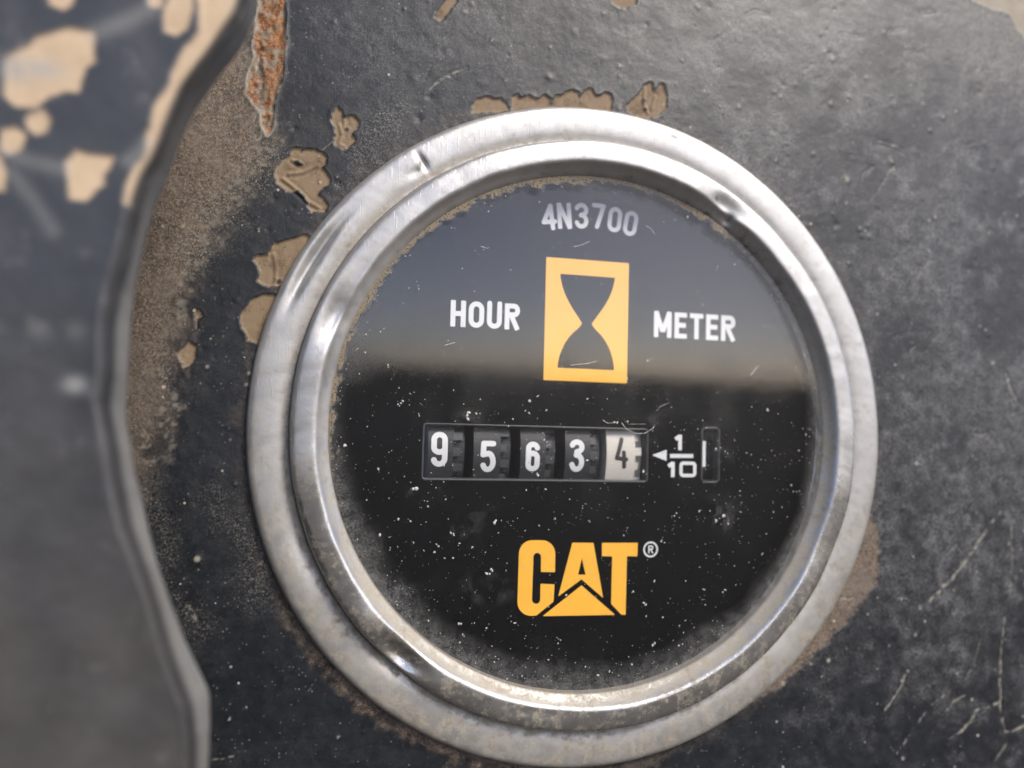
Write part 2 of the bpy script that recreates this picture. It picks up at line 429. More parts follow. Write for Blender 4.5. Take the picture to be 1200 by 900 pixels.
    d = sd_poly(X[ids] + wx[ids] * 2.2, Z[ids] + wz[ids] * 2.2, Dp) + (n1[ids] - .5) * 3.0
    m = smooth(2.2, -2.5, d) * (0.55 + 0.45 * smooth(-12, 25, Z[ids]))
    dirt[ids] = np.maximum(dirt[ids], m)
    h[ids] += m * ((fbm(X[ids], Z[ids], 0.4, 3, 4) - .5) * 0.09)
    grain[ids] = np.maximum(grain[ids], m * .25)
    edge = np.exp(-((d + 0.2) / 1.6) ** 2) * smooth(0.55, 0.75, n4[ids])
    pale[ids] = np.maximum(pale[ids], edge * 0.35)
    for ln, wd, amt in (([(165,315),(215,290),(262,245),(305,190)], 2.4, 1.0), ([(178,400),(182,430),(190,480)], 1.0, .8), ([(165,560),(175,610),(195,660),(225,740)], 1.6, .6), ([(425,180),(420,205),(405,225)], 1.2, .9), ([(470,130),(445,150),(430,190)], 2.0, .5), ([(255,590),(290,640),(300,690)], 2.0, .4)):
        lm = pts(ln); ids2 = local(X, Z, lm, 6)
        dd = sd_line(X[ids2] + wx[ids2] * 3, Z[ids2] + wz[ids2] * 3, lm)
        grain[ids2] = np.maximum(grain[ids2], np.exp(-(dd / wd) ** 2) * amt * .7 * smooth(.25, .6, n2[ids2] * .5 + n1[ids2] * .5))
    # soil packed round the bezel, mostly below and to the left
    r = np.hypot(X, Z); th = np.degrees(np.arctan2(Z, X)) % 360
    near = smooth(38.9, 37.2, r + (n1 - .5) * 2.4)
    w = np.maximum(smooth(195, 225, th) * smooth(300, 262, th), 0.18)
    dirt = np.maximum(dirt, near * w * 0.95)
    h += near * w * (n4 - .3) * 0.35
    # pale scratches and cracks
    S = [([(1172,600),(1150,630),(1130,660),(1115,680),(1078,714)], .20, .8), ([(1062,788),(1056,806),(1038,832)], .16, .7), ([(1107,814),(1092,826),(1080,842),(1060,872)], .14, .6),
         ([(1172,823),(1160,829),(1144,833),(1138,846),(1126,858),(1112,868)], .22, .9), ([(1177,725),(1173,770),(1172,830),(1178,856),(1179,872),(1166,892)], .16, .75), ([(1178,858),(1188,856),(1202,850)], .18, .8),
         ([(1130,815),(1118,821),(1110,832)], .14, .6), ([(1150,750),(1140,780),(1132,795)], .1, .5), ([(1185,605),(1186,640),(1185,700)], .12, .5),
         ([(503,106),(512,97),(524,90),(547,80)], .14, .6), ([(1091,306),(1068,335)], .1, .5), ([(1048,395),(1066,390),(1068,378)], .1, .5), ([(1076,402),(1066,412)], .09, .5), ([(1100,392),(1084,412)], .09, .5),
         ([(1020,235),(1028,226),(1040,205),(1048,190)], .12, .45), ([(1010,215),(1012,205),(1022,195)], .12, .35), ([(1030,165),(1050,172),(1058,178)], .2, .35), ([(1140,508),(1150,512),(1162,505)], .12, .5),
         ([(1060,60),(1080,62),(1085,66)], .12, .5), ([(985,40),(1000,44),(1012,42)], .14, .5), ([(1080,15),(1105,12),(1108,14)], .16, .6), ([(1042,36),(1060,34)], .14, .4), ([(875,18),(885,14),(900,18)], .14, .45),
         ([(222,710),(228,725),(234,740)], .16, .5), ([(250,890),(262,888),(272,886)], .14, .6), ([(985,702),(998,704),(1008,698)], .16, .6),
         ([(377,176),(385,170),(390,166)], .1, .4), ([(425,182),(428,190),(424,200)], .12, .5), ([(1178,440),(1182,455),(1190,470)], .3, .45), ([(1120,640),(1108,652)], .25, .4)]
    for k in range(90):
        x0, y0 = rng.uniform(330, 1200), rng.uniform(0, 900)
        a = rng.normal(2.3, 0.5); L = rng.gamma(2, 5)
        S.append(([(x0, y0), (x0 + L * math.cos(a), y0 + L * math.sin(a))], rng.uniform(.04, .08), rng.uniform(.08, .28)))
    for ln, wd, amt in S:
        lm = pts(ln); ids = local(X, Z, lm, 1.5)
        if len(ids) == 0: continue
        d = sd_line(X[ids] + wx[ids] * .35, Z[ids] + wz[ids] * .35, lm)
        wd = wd * .62; g = smooth(wd * 1.3, wd * .3, d + (n4[ids] - .5) * wd * 3.5) * smooth(.30, .5, n1[ids])
        pale[ids] = np.maximum(pale[ids], g * amt * .8); h[ids] += g * 0.06 * amt - 0.05 * np.exp(-((d - wd * 2) / wd) ** 2)
    # powdery grey bloom near the top right corner
    x0, z0 = pt(1190, 40)
    d = np.hypot(X - x0, Z - z0)
    dust = np.maximum(dust, smooth(11, 2, d + (n2 - .5) * 8) * (0.5 + n1))
    dust = np.maximum(dust, smooth(26, 4, d + (n2 - .5) * 14) * .8)
    pale = np.maximum(pale, chip * smooth(12, 5, d) * (.45 + .5 * n1)); grain = np.maximum(grain, smooth(14, 3, d + (n1 - .5) * 8) * .8)
    V = np.stack([X, -h, Z], 1) * MM
    idx = np.arange(N).reshape(nx, nz)
    q = np.stack([idx[:-1, :-1], idx[1:, :-1], idx[1:, 1:], idx[:-1, 1:]], -1).reshape(-1, 4)
    rr = np.hypot(X[q].mean(1), Z[q].mean(1))
    q = q[rr > 34.0]                                          # the round cut-out the meter sits in
    used = np.zeros(N, bool); used[q.ravel()] = True
    remap = np.cumsum(used) - 1
    me = grid_mesh("instrument_panel", V[used], remap[q])
    for k, a in (('chip', chip), ('rust', rust), ('dirt', np.clip(dirt, 0, 1)), ('dust', np.clip(dust, 0, 1)), ('pale', np.clip(pale, 0, 1)), ('grain', np.clip(grain, 0, 1))):
        attr(me, k, a[used])
    o = link("instrument_panel", me, M_PANEL)
    tag(o, "flat black painted steel panel with tan chips and rust around the gauge", "panel", "structure")
    return o
build_panel()

# ------------------------------------------------------------------ hour meter
meter = bpy.data.objects.new("hour_meter", None)
scene.collection.objects.link(meter)
meter.empty_display_size = 0.01
tag(meter, "round black hour meter with dented silver bezel reading 9563.4 on worn panel", "hour meter")

DIAL = -2.0        # height of dial face in mm (negative: behind the panel plane)
GLASS = 1.3

def build_bezel():
    prof = [(36.8, -0.5), (37.0, 0.0), (37.0, 0.30), (36.92, 0.68), (36.72, 0.98), (36.4, 1.16), (36.0, 1.22), (35.4, 1.25), (34.8, 1.24), (34.2, 1.20),
            (33.75, 1.13), (33.4, 1.04), (33.1, 0.98), (32.86, 0.96), (32.70, 1.02), (32.62, 1.25), (32.58, 1.6), (32.55, 2.0), (32.46, 2.34), (32.28, 2.54),
            (32.0, 2.65), (31.5, 2.72), (31.0, 2.76), (30.5, 2.78), (30.2, 2.76), (30.0, 2.68), (29.84, 2.52), (29.68, 2.28), (29.45, 1.98), (29.2, 1.72),
            (28.95, 1.5), (28.8, 1.36), (28.72, 1.15), (28.75, 0.2)]
    p = np.array(prof)
    # refine the profile
    t = np.arange(len(p)); tt = np.linspace(0, len(p) - 1, (len(p) - 1) * 3 + 1)
    pr = np.interp(tt, t, p[:, 0]); ph = np.interp(tt, t, p[:, 1])
    for _ in range(2):
        pr[1:-1] = (pr[:-2] + 2 * pr[1:-1] + pr[2:]) / 4; ph[1:-1] = (ph[:-2] + 2 * ph[1:-1] + ph[2:]) / 4
    n = 900
    A = np.linspace(0, 2 * np.pi, n, endpoint=False)
    R, T = np.meshgrid(pr, A, indexing='ij'); H, _ = np.meshgrid(ph, A, indexing='ij')
    m = len(pr)
    # hand-bent unevenness
    cx, sx = np.cos(T), np.sin(T)
    w1 = fbm(cx * 20 + 50, sx * 20 + 50, 5.0, 3, 2) - .5
    w2 = fbm(cx * 30 + 90, sx * 30 + 90 + R * .3, 2.0, 3, 5) - .5
    ring = smooth(1.1, 2.4, H)
    H = H + w1 * 0.26 * ring + w2 * 0.06 + (fbm(R * np.cos(T), R * np.sin(T), 1.6, 3, 1) - .5) * 0.014
    R = R + w1 * 0.2 * (0.3 + 0.7 * ring) + w2 * 0.05
    X = R * np.cos(T); Z = R * np.sin(T)
    def dent(px, py, hh, depth, s_t, s_r, lim=None):
        nonlocal H
        x0, z0 = pt(px, py, hh)
        a0 = math.atan2(z0, x0); r0 = math.hypot(x0, z0)
        dt = ((T - a0 + np.pi) % (2 * np.pi) - np.pi) * r0; dr = R - r0
        g = np.exp(-(dt / s_t) ** 2 - (dr / s_r) ** 2)
        H = H - depth * g
    dent(850, 240, 2.8, 0.62, 2.6, 1.1); dent(856, 256, 2.4, 0.38, 0.55, 0.5); dent(835, 228, 2.6, -0.12, 1.0, 0.8)
    dent(495, 188, 1.3, 0.35, 0.28, 1.0); dent(489, 200, 1.3, 0.18, 1.2, 0.5)
    dent(394, 368, 2.8, 0.75, 2.8, 1.1); dent(420, 320, 2.8, 0.2, 3.0, 0.8)
    dent(468, 770, 2.7, 1.15, 2.6, 1.15); dent(432, 735, 2.7, -0.22, 3.0, 1.0); dent(505, 800, 2.7, -.15, 3, 1)
    dent(372, 296, 1.1, 0.6, 4.2, 0.6); dent(352, 330, 1.2, 0.22, 3.0, 0.5); dent(398, 272, 1.2, -.10, 2.5, .5)
    dent(790, 162, 1.3, 0.12, .5, .3); dent(355, 640, 2.6, .25, 4, 1.2); dent(640, 835, 2.7, .15, 5, .9)
    dent(960, 640, 2.7, .12, 4, 1.0)
    base = p[:, 1]
    Hp = np.repeat(ph[:, None], n, 1); Rp = np.repeat(pr[:, None], n, 1)
    nn = fbm(X, Z, 1.2, 4, 3); nb = fbm(X, Z, 7, 3, 6)
    low = smooth(0.3, -0.9, np.sin(T))              # settled dirt on the lower half, also painting in its brownish reflections
    groove = np.exp(-((Rp - 33.0) / 0.55) ** 2)
    dust = groove * (0.25 + .3 * nb + .45 * smooth(.3, -.5, np.cos(T))) + smooth(30.0, 29.5, Rp) * 0.95 * smooth(-.7, .1, -np.sin(T - .7)) + smooth(36.5, 37.0, Rp) * 0.5
    n5 = fbm(X, Z, 0.45, 3, 1)
    dust += smooth(.45, .68, .5 * nn + .5 * n5) * (0.22 + 0.5 * low) + 0.06 + low * 0.30 * smooth(31.9, 33.2, Rp)
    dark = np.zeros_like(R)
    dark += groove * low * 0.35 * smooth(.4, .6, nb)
    dark += smooth(29.55, 28.9, Rp) * smooth(0.25, 0.8, np.sin(T)) * (0.35 + .4 * nn)  # upper inner wall coloured dark for the shade of its downward side
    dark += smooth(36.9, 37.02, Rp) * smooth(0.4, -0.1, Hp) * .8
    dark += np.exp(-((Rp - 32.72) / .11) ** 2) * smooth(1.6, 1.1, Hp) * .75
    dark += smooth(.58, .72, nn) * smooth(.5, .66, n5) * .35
    for px, py, hh, s in ((494,190,1.3,.45),(491,200,1.3,.5),(856,254,2.4,.5),(842,232,2.8,.3)):
        x0, z0 = pt(px, py, hh); g = np.exp(-((X - x0) ** 2 + (Z - z0) ** 2) / (s * s)); dark += g * smooth(.42, .58, nn) * .9
    V = np.stack([X, -H, Z], -1).reshape(-1, 3) * MM
    idx = np.arange(m * n).reshape(m, n)
    nxt = np.roll(idx, -1, 1)
    q = np.stack([idx[:-1], nxt[:-1], nxt[1:], idx[1:]], -1).reshape(-1, 4)
    me = grid_mesh("bezel", V, q)
    attr(me, 'dust', np.clip(dust, 0, 1).ravel()); attr(me, 'dark', np.clip(dark, 0, 1).ravel())
    attr(me, 'polish', (smooth(1.3, 2.2, Hp) * smooth(29.6, 30.2, Rp) * (0.15 + 0.85 * smooth(.25, -.35, np.sin(T)))).ravel())
    return tag(link("bezel", me, M_BEZEL, meter), "dented silver aluminium bezel ring with dust in its groove")
build_bezel()

def disc_grid(r_out, nr, na):
    r = np.concatenate([[0.02], np.linspace(0, r_out, nr)[1:]]); a = np.linspace(0, 2 * np.pi, na, endpoint=False)
    R, T = np.meshgrid(r, a, indexing='ij')
    idx = np.arange(len(r) * na).reshape(len(r), na); nxt = np.roll(idx, -1, 1)
    q = np.stack([idx[:-1], nxt[:-1], nxt[1:], idx[1:]], -1).reshape(-1, 4)
    return R.ravel(), T.ravel(), q

def build_glass():
    R, T, q = disc_grid(28.9, 150, 420)
    X, Z = R * np.cos(T), R * np.sin(T)
    dome = 0.25 * (1 - (R / 28.9) ** 2)
    n1 = fbm(X, Z, 1.4, 4, 1); n2 = fbm(X, Z, 6, 3, 4); n3 = fbm(X, Z, 0.6, 3, 7)
    ang = np.sin(T)
    # grey film wiped towards the rim, tan grit under the upper edge of the bezel
    band = smooth(25.4, 27.6, R + (n2 - .5) * 2.6 - .5 * (1 + ang)) * (0.24 + .28 * smooth(26.7, 28.7, R))
    up = smooth(-0.05, 0.45, np.sin(T - 0.35))
    dust = band * (1 - .75 * up) + smooth(.55, .85, n2) * 0.03
    for px, py, r, a in ((842,606,1.6,.35),(765,495,2.2,.12),(548,492,1.2,.3),(845,535,1.0,.4),(840,500,1.8,.12),(545,620,1.4,.2),(700,480,5,.04),(470,700,1.5,.25),(560,690,1.8,.12),(480,575,.6,.5),(590,690,1.2,.15),(560,590,1.6,.12)):
        x0, z0 = pt(px, py, GLASS); g = np.exp(-((X - x0) ** 2 + (Z - z0) ** 2) / (r * r)); dust = dust + g * a * smooth(.4, .65, n1)
    for px, py, rx_, rz_, a in ((478,345,3.2,4.5,.045),(835,350,5.0,4.5,.035),(560,330,3.0,5,.02),(700,270,6,2.5,.015),(640,470,9,1.2,.02)):  # blocky reflections painted into the pane as faint soft film patches
        x0, z0 = pt(px, py, GLASS); dust = dust + a * smooth(1.15, .75, np.maximum(np.abs(X - x0 + (n2 - .5) * 2) / rx_, np.abs(Z - z0 + (n2 - .5) * 2) / rz_)) * (.6 + .8 * n1)  # painted reflections carried by the dust mask
    tan = smooth(27.9, 28.5, R + (n3 - .5) * 1.6 + (n1 - .5) * 1.0) * (0.12 + .88 * smooth(.1, .6, np.sin(T - 0.5)))
    V = np.stack([X, -(GLASS + dome), Z], 1) * MM
    n = len(V)
    ru, tu, qu = disc_grid(28.9, 24, 96)
    Vb = np.stack([ru * np.cos(tu), np.full(len(ru), -(GLASS - 1.2)), ru * np.sin(tu)], 1) * MM
    me = grid_mesh("glass", np.concatenate([V, Vb]), np.concatenate([q, qu[:, ::-1] + n]))
    z = np.zeros(len(Vb))
    attr(me, 'dust', np.concatenate([np.clip(dust, 0, 1), z])); attr(me, 'tan', np.concatenate([np.clip(tan, 0, 1), z]))
    return tag(link("glass", me, M_GLASS, meter), "scratched clear glass with dusty rim")
glass = build_glass()

# --- dial plate with its two counter windows
def rrect(x0, x1, z0, z1, r, n=5):
    out = []
    for cx, cz, a0 in ((x1 - r, z1 - r, 0), (x0 + r, z1 - r, 90), (x0 + r, z0 + r, 180), (x1 - r, z0 + r, 270)):
        for k in range(n + 1):
            a = math.radians(a0 + 90 * k / n); out.append((cx + r * math.cos(a), cz + r * math.sin(a)))
    return out
WIN = (-18.65, 7.95, -5.95, 0.35)
WIN2 = (14.75, 17.15, -5.92, 0.75)

def build_dial():
    outer = [(28.9 * math.cos(2 * math.pi * k / 160), 28.9 * math.sin(2 * math.pi * k / 160)) for k in range(160)]
    holes = [rrect(*WIN, 0.45), rrect(*WIN2, 0.6)]
    loops = [outer] + holes
    vs = [(x, z) for lp in loops for x, z in lp]
    tris = tessellate_polygon([[Vector((x, z, 0)) for x, z in lp] for lp in loops])
    V = [(x * MM, -DIAL * MM, z * MM) for x, z in vs]
    F = []
    for a, b, c in tris:
        (ax, az), (bx, bz), (cx, cz) = vs[a], vs[b], vs[c]
        F.append((a, b, c) if (bx - ax) * (cz - az) - (bz - az) * (cx - ax) > 0 else (a, c, b))
    # spacer wall up to the glass
    k0 = len(V); n = len(outer)
    for x, z in outer: V.append((x * 0.998 * MM, -DIAL * MM + 0.00002, z * 0.998 * MM))
    for x, z in outer: V.append((x * 0.998 * MM, -(GLASS - 1.25) * MM, z * 0.998 * MM))
    for i in range(n):
        j = (i + 1) % n; F.append((k0 + i, k0 + j, k0 + n + j, k0 + n + i))
    return tag(mesh_obj("dial", V, F, M_DIAL, meter, False), "matte black dial with white lettering and yellow emblems")
dial = build_dial()

def window_frame(name, win, r, depth):
    """rolled lip round a window: a small rounded bead, then the wall down to the counter"""
    base = np.array(rrect(*win, r)); c = base.mean(0)
    N_ = len(base); prof = [(-0.02, 0.0), (0.02, 0.05), (0.10, 0.07), (0.18, 0.0), (0.22, -0.15), (0.24, -depth)]
    # inward offset by normals
    tang = np.roll(base, -1, 0) - np.roll(base, 1, 0); nrm = np.stack([-tang[:, 1], tang[:, 0]], 1); nrm /= np.linalg.norm(nrm, axis=1)[:, None]
    V, F = [], []
    for o, hh in prof:
        for (x, z), (a, b) in zip(base, nrm):
            V.append(((x + a * o) * MM, -(DIAL + hh) * MM, (z + b * o) * MM))
    for k in range(len(prof) - 1):
        for i in range(N_):
            j = (i + 1) % N_; F.append((k * N_ + i, k * N_ + j, (k + 1) * N_ + j, (k + 1) * N_ + i))
    return mesh_obj(name, V, F, mat_plain("dark_grey_window_lip", (0.045, 0.047, 0.05), 0.4, 0.2, 0.8), dial)
window_frame("window_frame", WIN, 0.45, 1.4)
window_frame("window_frame", WIN2, 0.6, 1.4)

# --- flat ink shapes from signed distance fields
def msq(S, x0, z0, c):
    """marching squares: polygons covering S < 0"""
    V, F, ids = [], [], {}
    def vert(key, x, z):
        if key not in ids: ids[key] = len(V); V.append((x, z))
        return ids[key]
    nx, nz = S.shape
    ins = S < 0
    full = ins[:-1, :-1] & ins[1:, :-1] & ins[1:, 1:] & ins[:-1, 1:]
    anyi = ins[:-1, :-1] | ins[1:, :-1] | ins[1:, 1:] | ins[:-1, 1:]
    for j in range(nz - 1):
        i = 0
        while i < nx - 1:
            if not anyi[i, j]: i += 1; continue
            if full[i, j]:
                k = i
                while k + 1 < nx - 1 and full[k + 1, j]: k += 1
                F.append([vert((a, b), x0 + a * c, z0 + b * c) for a, b in ((i, j), (k + 1, j), (k + 1, j + 1), (i, j + 1))])
                i = k + 1; continue
            cs = [(i, j), (i + 1, j), (i + 1, j + 1), (i, j + 1)]
            poly = []
            for q in range(4):
                a, b = cs[q], cs[(q + 1) % 4]
                sa, sb = S[a], S[b]
                if sa < 0: poly.append(vert(a, x0 + a[0] * c, z0 + a[1] * c))
                if (sa < 0) != (sb < 0):
                    t = sa / (sa - sb); key = (min(a, b), max(a, b))
                    poly.append(vert(key, x0 + (a[0] + (b[0] - a[0]) * t) * c, z0 + (a[1] + (b[1] - a[1]) * t) * c))
            if len(poly) >= 3: F.append(poly)
            i += 1
    return V, F

def ink(name, sdf, box, cell, mat, parent, place):
    x0, x1, z0, z1 = box
    gx = np.arange(x0 - 2 * cell, x1 + 3 * cell, cell); gz = np.arange(z0 - 2 * cell, z1 + 3 * cell, cell)
    X, Z = np.meshgrid(gx, gz, indexing='ij')
    V, F = msq(sdf(X, Z), gx[0], gz[0], cell)
    return mesh_obj(name, [place(x, z) for x, z in V], F, mat, parent, False)

def on_dial(x, z, lift=0.03):
    return (x * MM, -(DIAL + lift) * MM, z * MM)

# stroke alphabet: unit height 1; 'L' straight strokes with flat ends, 'P' round-ended paths
def arc(cx, cz, rx, rz, a0, a1, n=14):
    return [(cx + rx * math.cos(math.radians(a0 + (a1 - a0) * k / n)), cz + rz * math.sin(math.radians(a0 + (a1 - a0) * k / n))) for k in range(n + 1)]
def glyph(ch, w, t):
    """strokes for a character w wide and 1 tall with stroke half width t"""
    l, r, b, u = t, w - t, t, 1 - t
    cx = w / 2; rx = (r - l) / 2
    G = []
    if ch == 'H': G = [('L', (l, 0), (l, 1)), ('L', (r, 0), (r, 1)), ('L', (l, .5), (r, .5))]
    elif ch == 'O' or ch == '0':
        rz = rx * 1.05
        G = [('P', arc(cx, u - rz, rx, rz, 0, 180) + arc(cx, b + rz, rx, rz, 180, 360) + [(r, u - rz)])]
    elif ch == 'U': G = [('P', [(l, u + t * .6)] + arc(cx, b + rx, rx, rx, 180, 360) + [(r, u + t * .6)])]
    elif ch == 'R': G = [('L', (l, 0), (l, 1)), ('P', [(l, u), (r - .2 * w, u)] + arc(r - .22 * w, .74, .22 * w, u - .74, 90, -90) + [(l, .74 - (u - .74))]), ('L', (cx - .02, .5), (r + t * .15, 0))]
    elif ch == 'M': G = [('L', (l, 0), (l, 1)), ('L', (r, 0), (r, 1)), ('L', (l * .9, 1), (cx, .22)), ('L', (w - l * .9, 1), (cx, .22))]
    elif ch == 'E': G = [('L', (l, 0), (l, 1)), ('L', (0, b), (w, b)), ('L', (0, u), (w, u)), ('L', (0, .51), (w * .92, .51))]
    elif ch == 'T': G = [('L', (0, u), (w, u)), ('L', (cx, 0), (cx, 1))]
    elif ch == 'N': G = [('L', (l, 0), (l, 1)), ('L', (r, 0), (r, 1)), ('L', (l * .95, 1), (w - l * .95, 0))]
    elif ch == '4': G = [('P', [(r - .1 * w, b - t * .4), (r - .1 * w, u)]), ('P', [(r - .1 * w, u), (l, .30), (r + t * .6, .30)])]
    elif ch == '4c': G = [('P', [(cx + .02, u), (l + .05 * w, .34), (r, .30)]), ('P', [(r - .18 * w, .52), (r - .12 * w, b)])]
    elif ch == '3': G = [('P', arc(cx, u - rx * .95, rx, rx * .95, 160, -90) + [(cx - .02, .52)]), ('P', [(cx - .02, .52)] + arc(cx, b + rx * 1.0, rx, .52 - b - rx, 90, 90, 1) + arc(cx, b + (.52 - b) / 2, rx, (.52 - b) / 2, 90, -160))]
    elif ch == '7': G = [('P', [(l, u), (r, u), (cx - .05 * w, b)])]
    elif ch == '9': G = [('P', arc(cx, u - rx, rx, rx * 1.0, 0, 180) + arc(cx, .55, rx, .13, 180, 360) + [(r, u - rx), (r, b + rx)] + arc(cx, b + rx, rx, rx, 0, -165))]
    elif ch == '6': G = [('P', arc(cx, b + rx, rx, rx, 180, 360) + arc(cx, .46, rx, .15, 0, 180) + [(l, b + rx), (l, u - rx)] + arc(cx, u - rx, rx, rx, 180, 15))]
    elif ch == '5': G = [('P', [(r, u), (l + .04 * w, u), (l, .56), (cx, .60)] + arc(cx, b + .235, rx, .60 - b - .235, 90, 0) + arc(cx, b + .235, rx, .235, 0, -155))]
    elif ch == '8': G = [('P', arc(cx, .76, rx * .92, u - .76, -90, 270, 24)), ('P', arc(cx, b + (.52 - b) / 2, rx, (.52 - b) / 2, 90, 450, 24))]
    elif ch == '2': G = [('P', arc(cx, u - rx, rx, rx, 160, -20) + [(l, b), (r, b)])]
    elif ch == '1': G = [('L', (cx + t * .4, 0), (cx + t * .4, 1)), ('L', (cx + t * .4, .93), (cx - w * .42, .70))]
    elif ch == '1s': G = [('P', [(cx, b), (cx, u)])]
    elif ch == 'Rs': G = [('P', [(l, b), (l, u), (r - .3 * w, u)] + arc(r - .3 * w, .72, .3 * w, u - .72, 90, -90) + [(l, .72 - (u - .72))]), ('P', [(cx, .48), (r, b)])]
    return G
def glyph_sdf(G, t, soft=0.25):
    def f(X, Z):
        S = np.full(X.shape, 1e9)
        for g in G:
            if g[0] == 'P':
                S = np.minimum(S, sd_line(X, Z, g[1]) - t)
            else:
                (ax, az), (bx, bz) = g[1], g[2]
                L = math.hypot(bx - ax, bz - az); ux, uz = (bx - ax) / L, (bz - az) / L
                mx, mz = (ax + bx) / 2, (az + bz) / 2; rr = t * soft
                p = np.abs((X - mx) * ux + (Z - mz) * uz) - L / 2 + rr; q = np.abs(-(X - mx) * uz + (Z - mz) * ux) - t + rr
                S = np.minimum(S, np.hypot(np.maximum(p, 0), np.maximum(q, 0)) + np.minimum(np.maximum(p, q), 0) - rr)
        return S
    return f

def letter(name, ch, w_mm, h_mm, t_mm, place, mat, parent, cell=None):
    w = w_mm / h_mm; t = t_mm / h_mm / 2
    f = glyph_sdf(glyph(ch, w, t), t)
    return ink(name, f, (-.05, w + .05, -.05, 1.05), (cell or 0.055) / h_mm, mat, parent, lambda x, z: place(x * h_mm, z * h_mm))

def word(text, widths, gap, x0, z0, h, t):
    x = x0
    for ch, w in zip(text, widths):
        letter("letter", ch, w, h, t, lambda a, b, xx=x: on_dial(xx + a, z0 + b), M_WHITE, dial)
        x += w + gap
# HOUR / METER
hx0, hz0 = pt(527.5, 383, DIAL); hx1, hz1 = pt(608.8, 386.3, DIAL); _, htop = pt(528.5, 352, DIAL)
HH = htop - hz0
k = (hx1 - hx0) / 8.1
word("HOUR", [1.75 * k, 1.8 * k, 1.75 * k, 1.8 * k], .333 * k, hx0, (hz0 + hz1) / 2, HH, 0.56)
mx0, mz0 = pt(766, 395.5, DIAL); mx1, mz1 = pt(861.5, 399.6, DIAL); _, mtop = pt(766.5, 365, DIAL)
k = (mx1 - mx0) / 10.6
word("METER", [2.25 * k, 1.6 * k, 1.75 * k, 1.6 * k, 1.9 * k], .375 * k, mx0, (mz0 + mz1) / 2, mtop - mz0, 0.58)
# part number round the top
for ch, px, py in (('4', 642.3, 254), ('N', 661.3, 253), ('3', 681.3, 253), ('7', 701, 253.5), ('0', 720.4, 257.4), ('0', 739, 262)):
    cx, cz = pt(px, py, DIAL)
    a = math.atan2(cx, cz + 8.0) * 1.0
    w = 1.72
    def pl(x, z, cx=cx, cz=cz, a=a, w=w):
        x -= w / 2; z -= 1.52
        return on_dial(cx + x * math.cos(a) + z * math.sin(a), cz - x * math.sin(a) + z * math.cos(a))
    letter("letter", ch, w, 3.05, 0.52, pl, M_WHITE, dial)

# hourglass emblem: yellow rectangle with the hourglass left black
def build_hourglass():
    L, Rr, B, T = -5.02, 5.14, 5.62, 19.9
    def half(v):     # half width of the glass against height, v from 0 (waist) to 1 (cap)
        return v
    up = [(0.62, 12.45), (0.95, 12.95), (1.8, 14.1), (2.55, 15.3), (3.05, 16.5), (3.3, 17.5), (3.36, 18.05)]
    dn = [(0.62, 12.35), (0.95, 11.85), (1.9, 11.05), (2.7, 9.9), (3.2, 8.7), (3.42, 7.6), (3.45, 7.1)]
    def smoothed(l):
        a = np.array(l); t = np.arange(len(a)); tt = np.linspace(0, len(a) - 1, 40)
        x = np.interp(tt, t, a[:, 0]); z = np.interp(tt, t, a[:, 1])
        for _ in range(8):
            x[1:-1] = (x[:-2] + x[1:-1] * 2 + x[2:]) / 4; z[1:-1] = (z[:-2] + z[1:-1] * 2 + z[2:]) / 4
        return list(zip(x, z))
    u, d = smoothed(up), smoothed(dn)
    c = 0.06
    hole = [(c + x, z) for x, z in u] + [(c - x, z) for x, z in u[::-1]] + [(c - x, z) for x, z in d] + [(c + x, z) for x, z in d[::-1]]
    rect = [(L, B), (Rr, B), (Rr, T), (L, T)]
    f = lambda X, Z: np.maximum(sd_poly(X, Z, rect), -sd_poly(X, Z, hole))
    return tag(ink("hourglass_emblem", f, (L, Rr, B, T), 0.09, M_YELLOW, dial, on_dial), "yellow rectangle with black hourglass cut out")
build_hourglass()

# yellow three-letter logo with its triangle (pixel outlines measured on the 6x enlargement)
def logo(name, poly6, hole6=None):
    q = lambda l: [pt(590 + x / 6.0, 620 + y / 6.0, DIAL) for x, y in l]
    P = q(poly6); Hs = q(hole6) if hole6 else None
    a = np.array(P); box = (a[:, 0].min(), a[:, 0].max(), a[:, 1].min(), a[:, 1].max())
    def f(X, Z):
        s = sd_poly(X, Z, P)
        return np.maximum(s, -sd_poly(X, Z, Hs)) if Hs else s
    return ink(name, f, box, 0.07, M_YELLOW, dial, on_dial)
def ar(cx, cy, rx, ry, a0, a1, n=8):
    return [(cx + rx * math.cos(math.radians(a0 + (a1 - a0) * k / n)), cy + ry * math.sin(math.radians(a0 + (a1 - a0) * k / n))) for k in range(n + 1)]
C_out = ar(200, 175, 92, 97, 180, 270) + ar(272, 175, 92, 97, 270, 360) + [(362, 303), (263, 301)] + ar(237, 195, 27, 28, 0, -180) + ar(229, 495, 29, 30, 180, 0) + [(260, 384), (358, 388), (352, 510), (232, 607)] + ar(195, 515, 97, 95, 80, 180)
logo("logo_letter", C_out)
logo("logo_letter", [(484, 95), (632, 96), (700, 484), (548, 353), (384, 474)], [(551, 205), (524, 320), (577, 321)])
logo("logo_letter", [(692, 96), (944, 96), (940, 192), (868, 190), (858, 603), (828, 601), (756, 525), (764, 192), (692, 190)])
tri = logo("logo_triangle", [(548, 395), (785, 603), (274, 612)])
# registered mark
rx, rz = pt(590 + 1034 / 6, 620 + 143 / 6, DIAL)
ink("registered_mark", lambda X, Z: np.abs(np.hypot(X - rx, Z - rz) - 0.82) - 0.10, (rx - 1, rx + 1, rz - 1, rz + 1), 0.045, M_WHITE, dial, on_dial)
letter("letter", 'Rs', 0.62, 0.92, 0.15, lambda a, b: on_dial(rx - .29 + a, rz - .46 + b), M_WHITE, dial, 0.03)

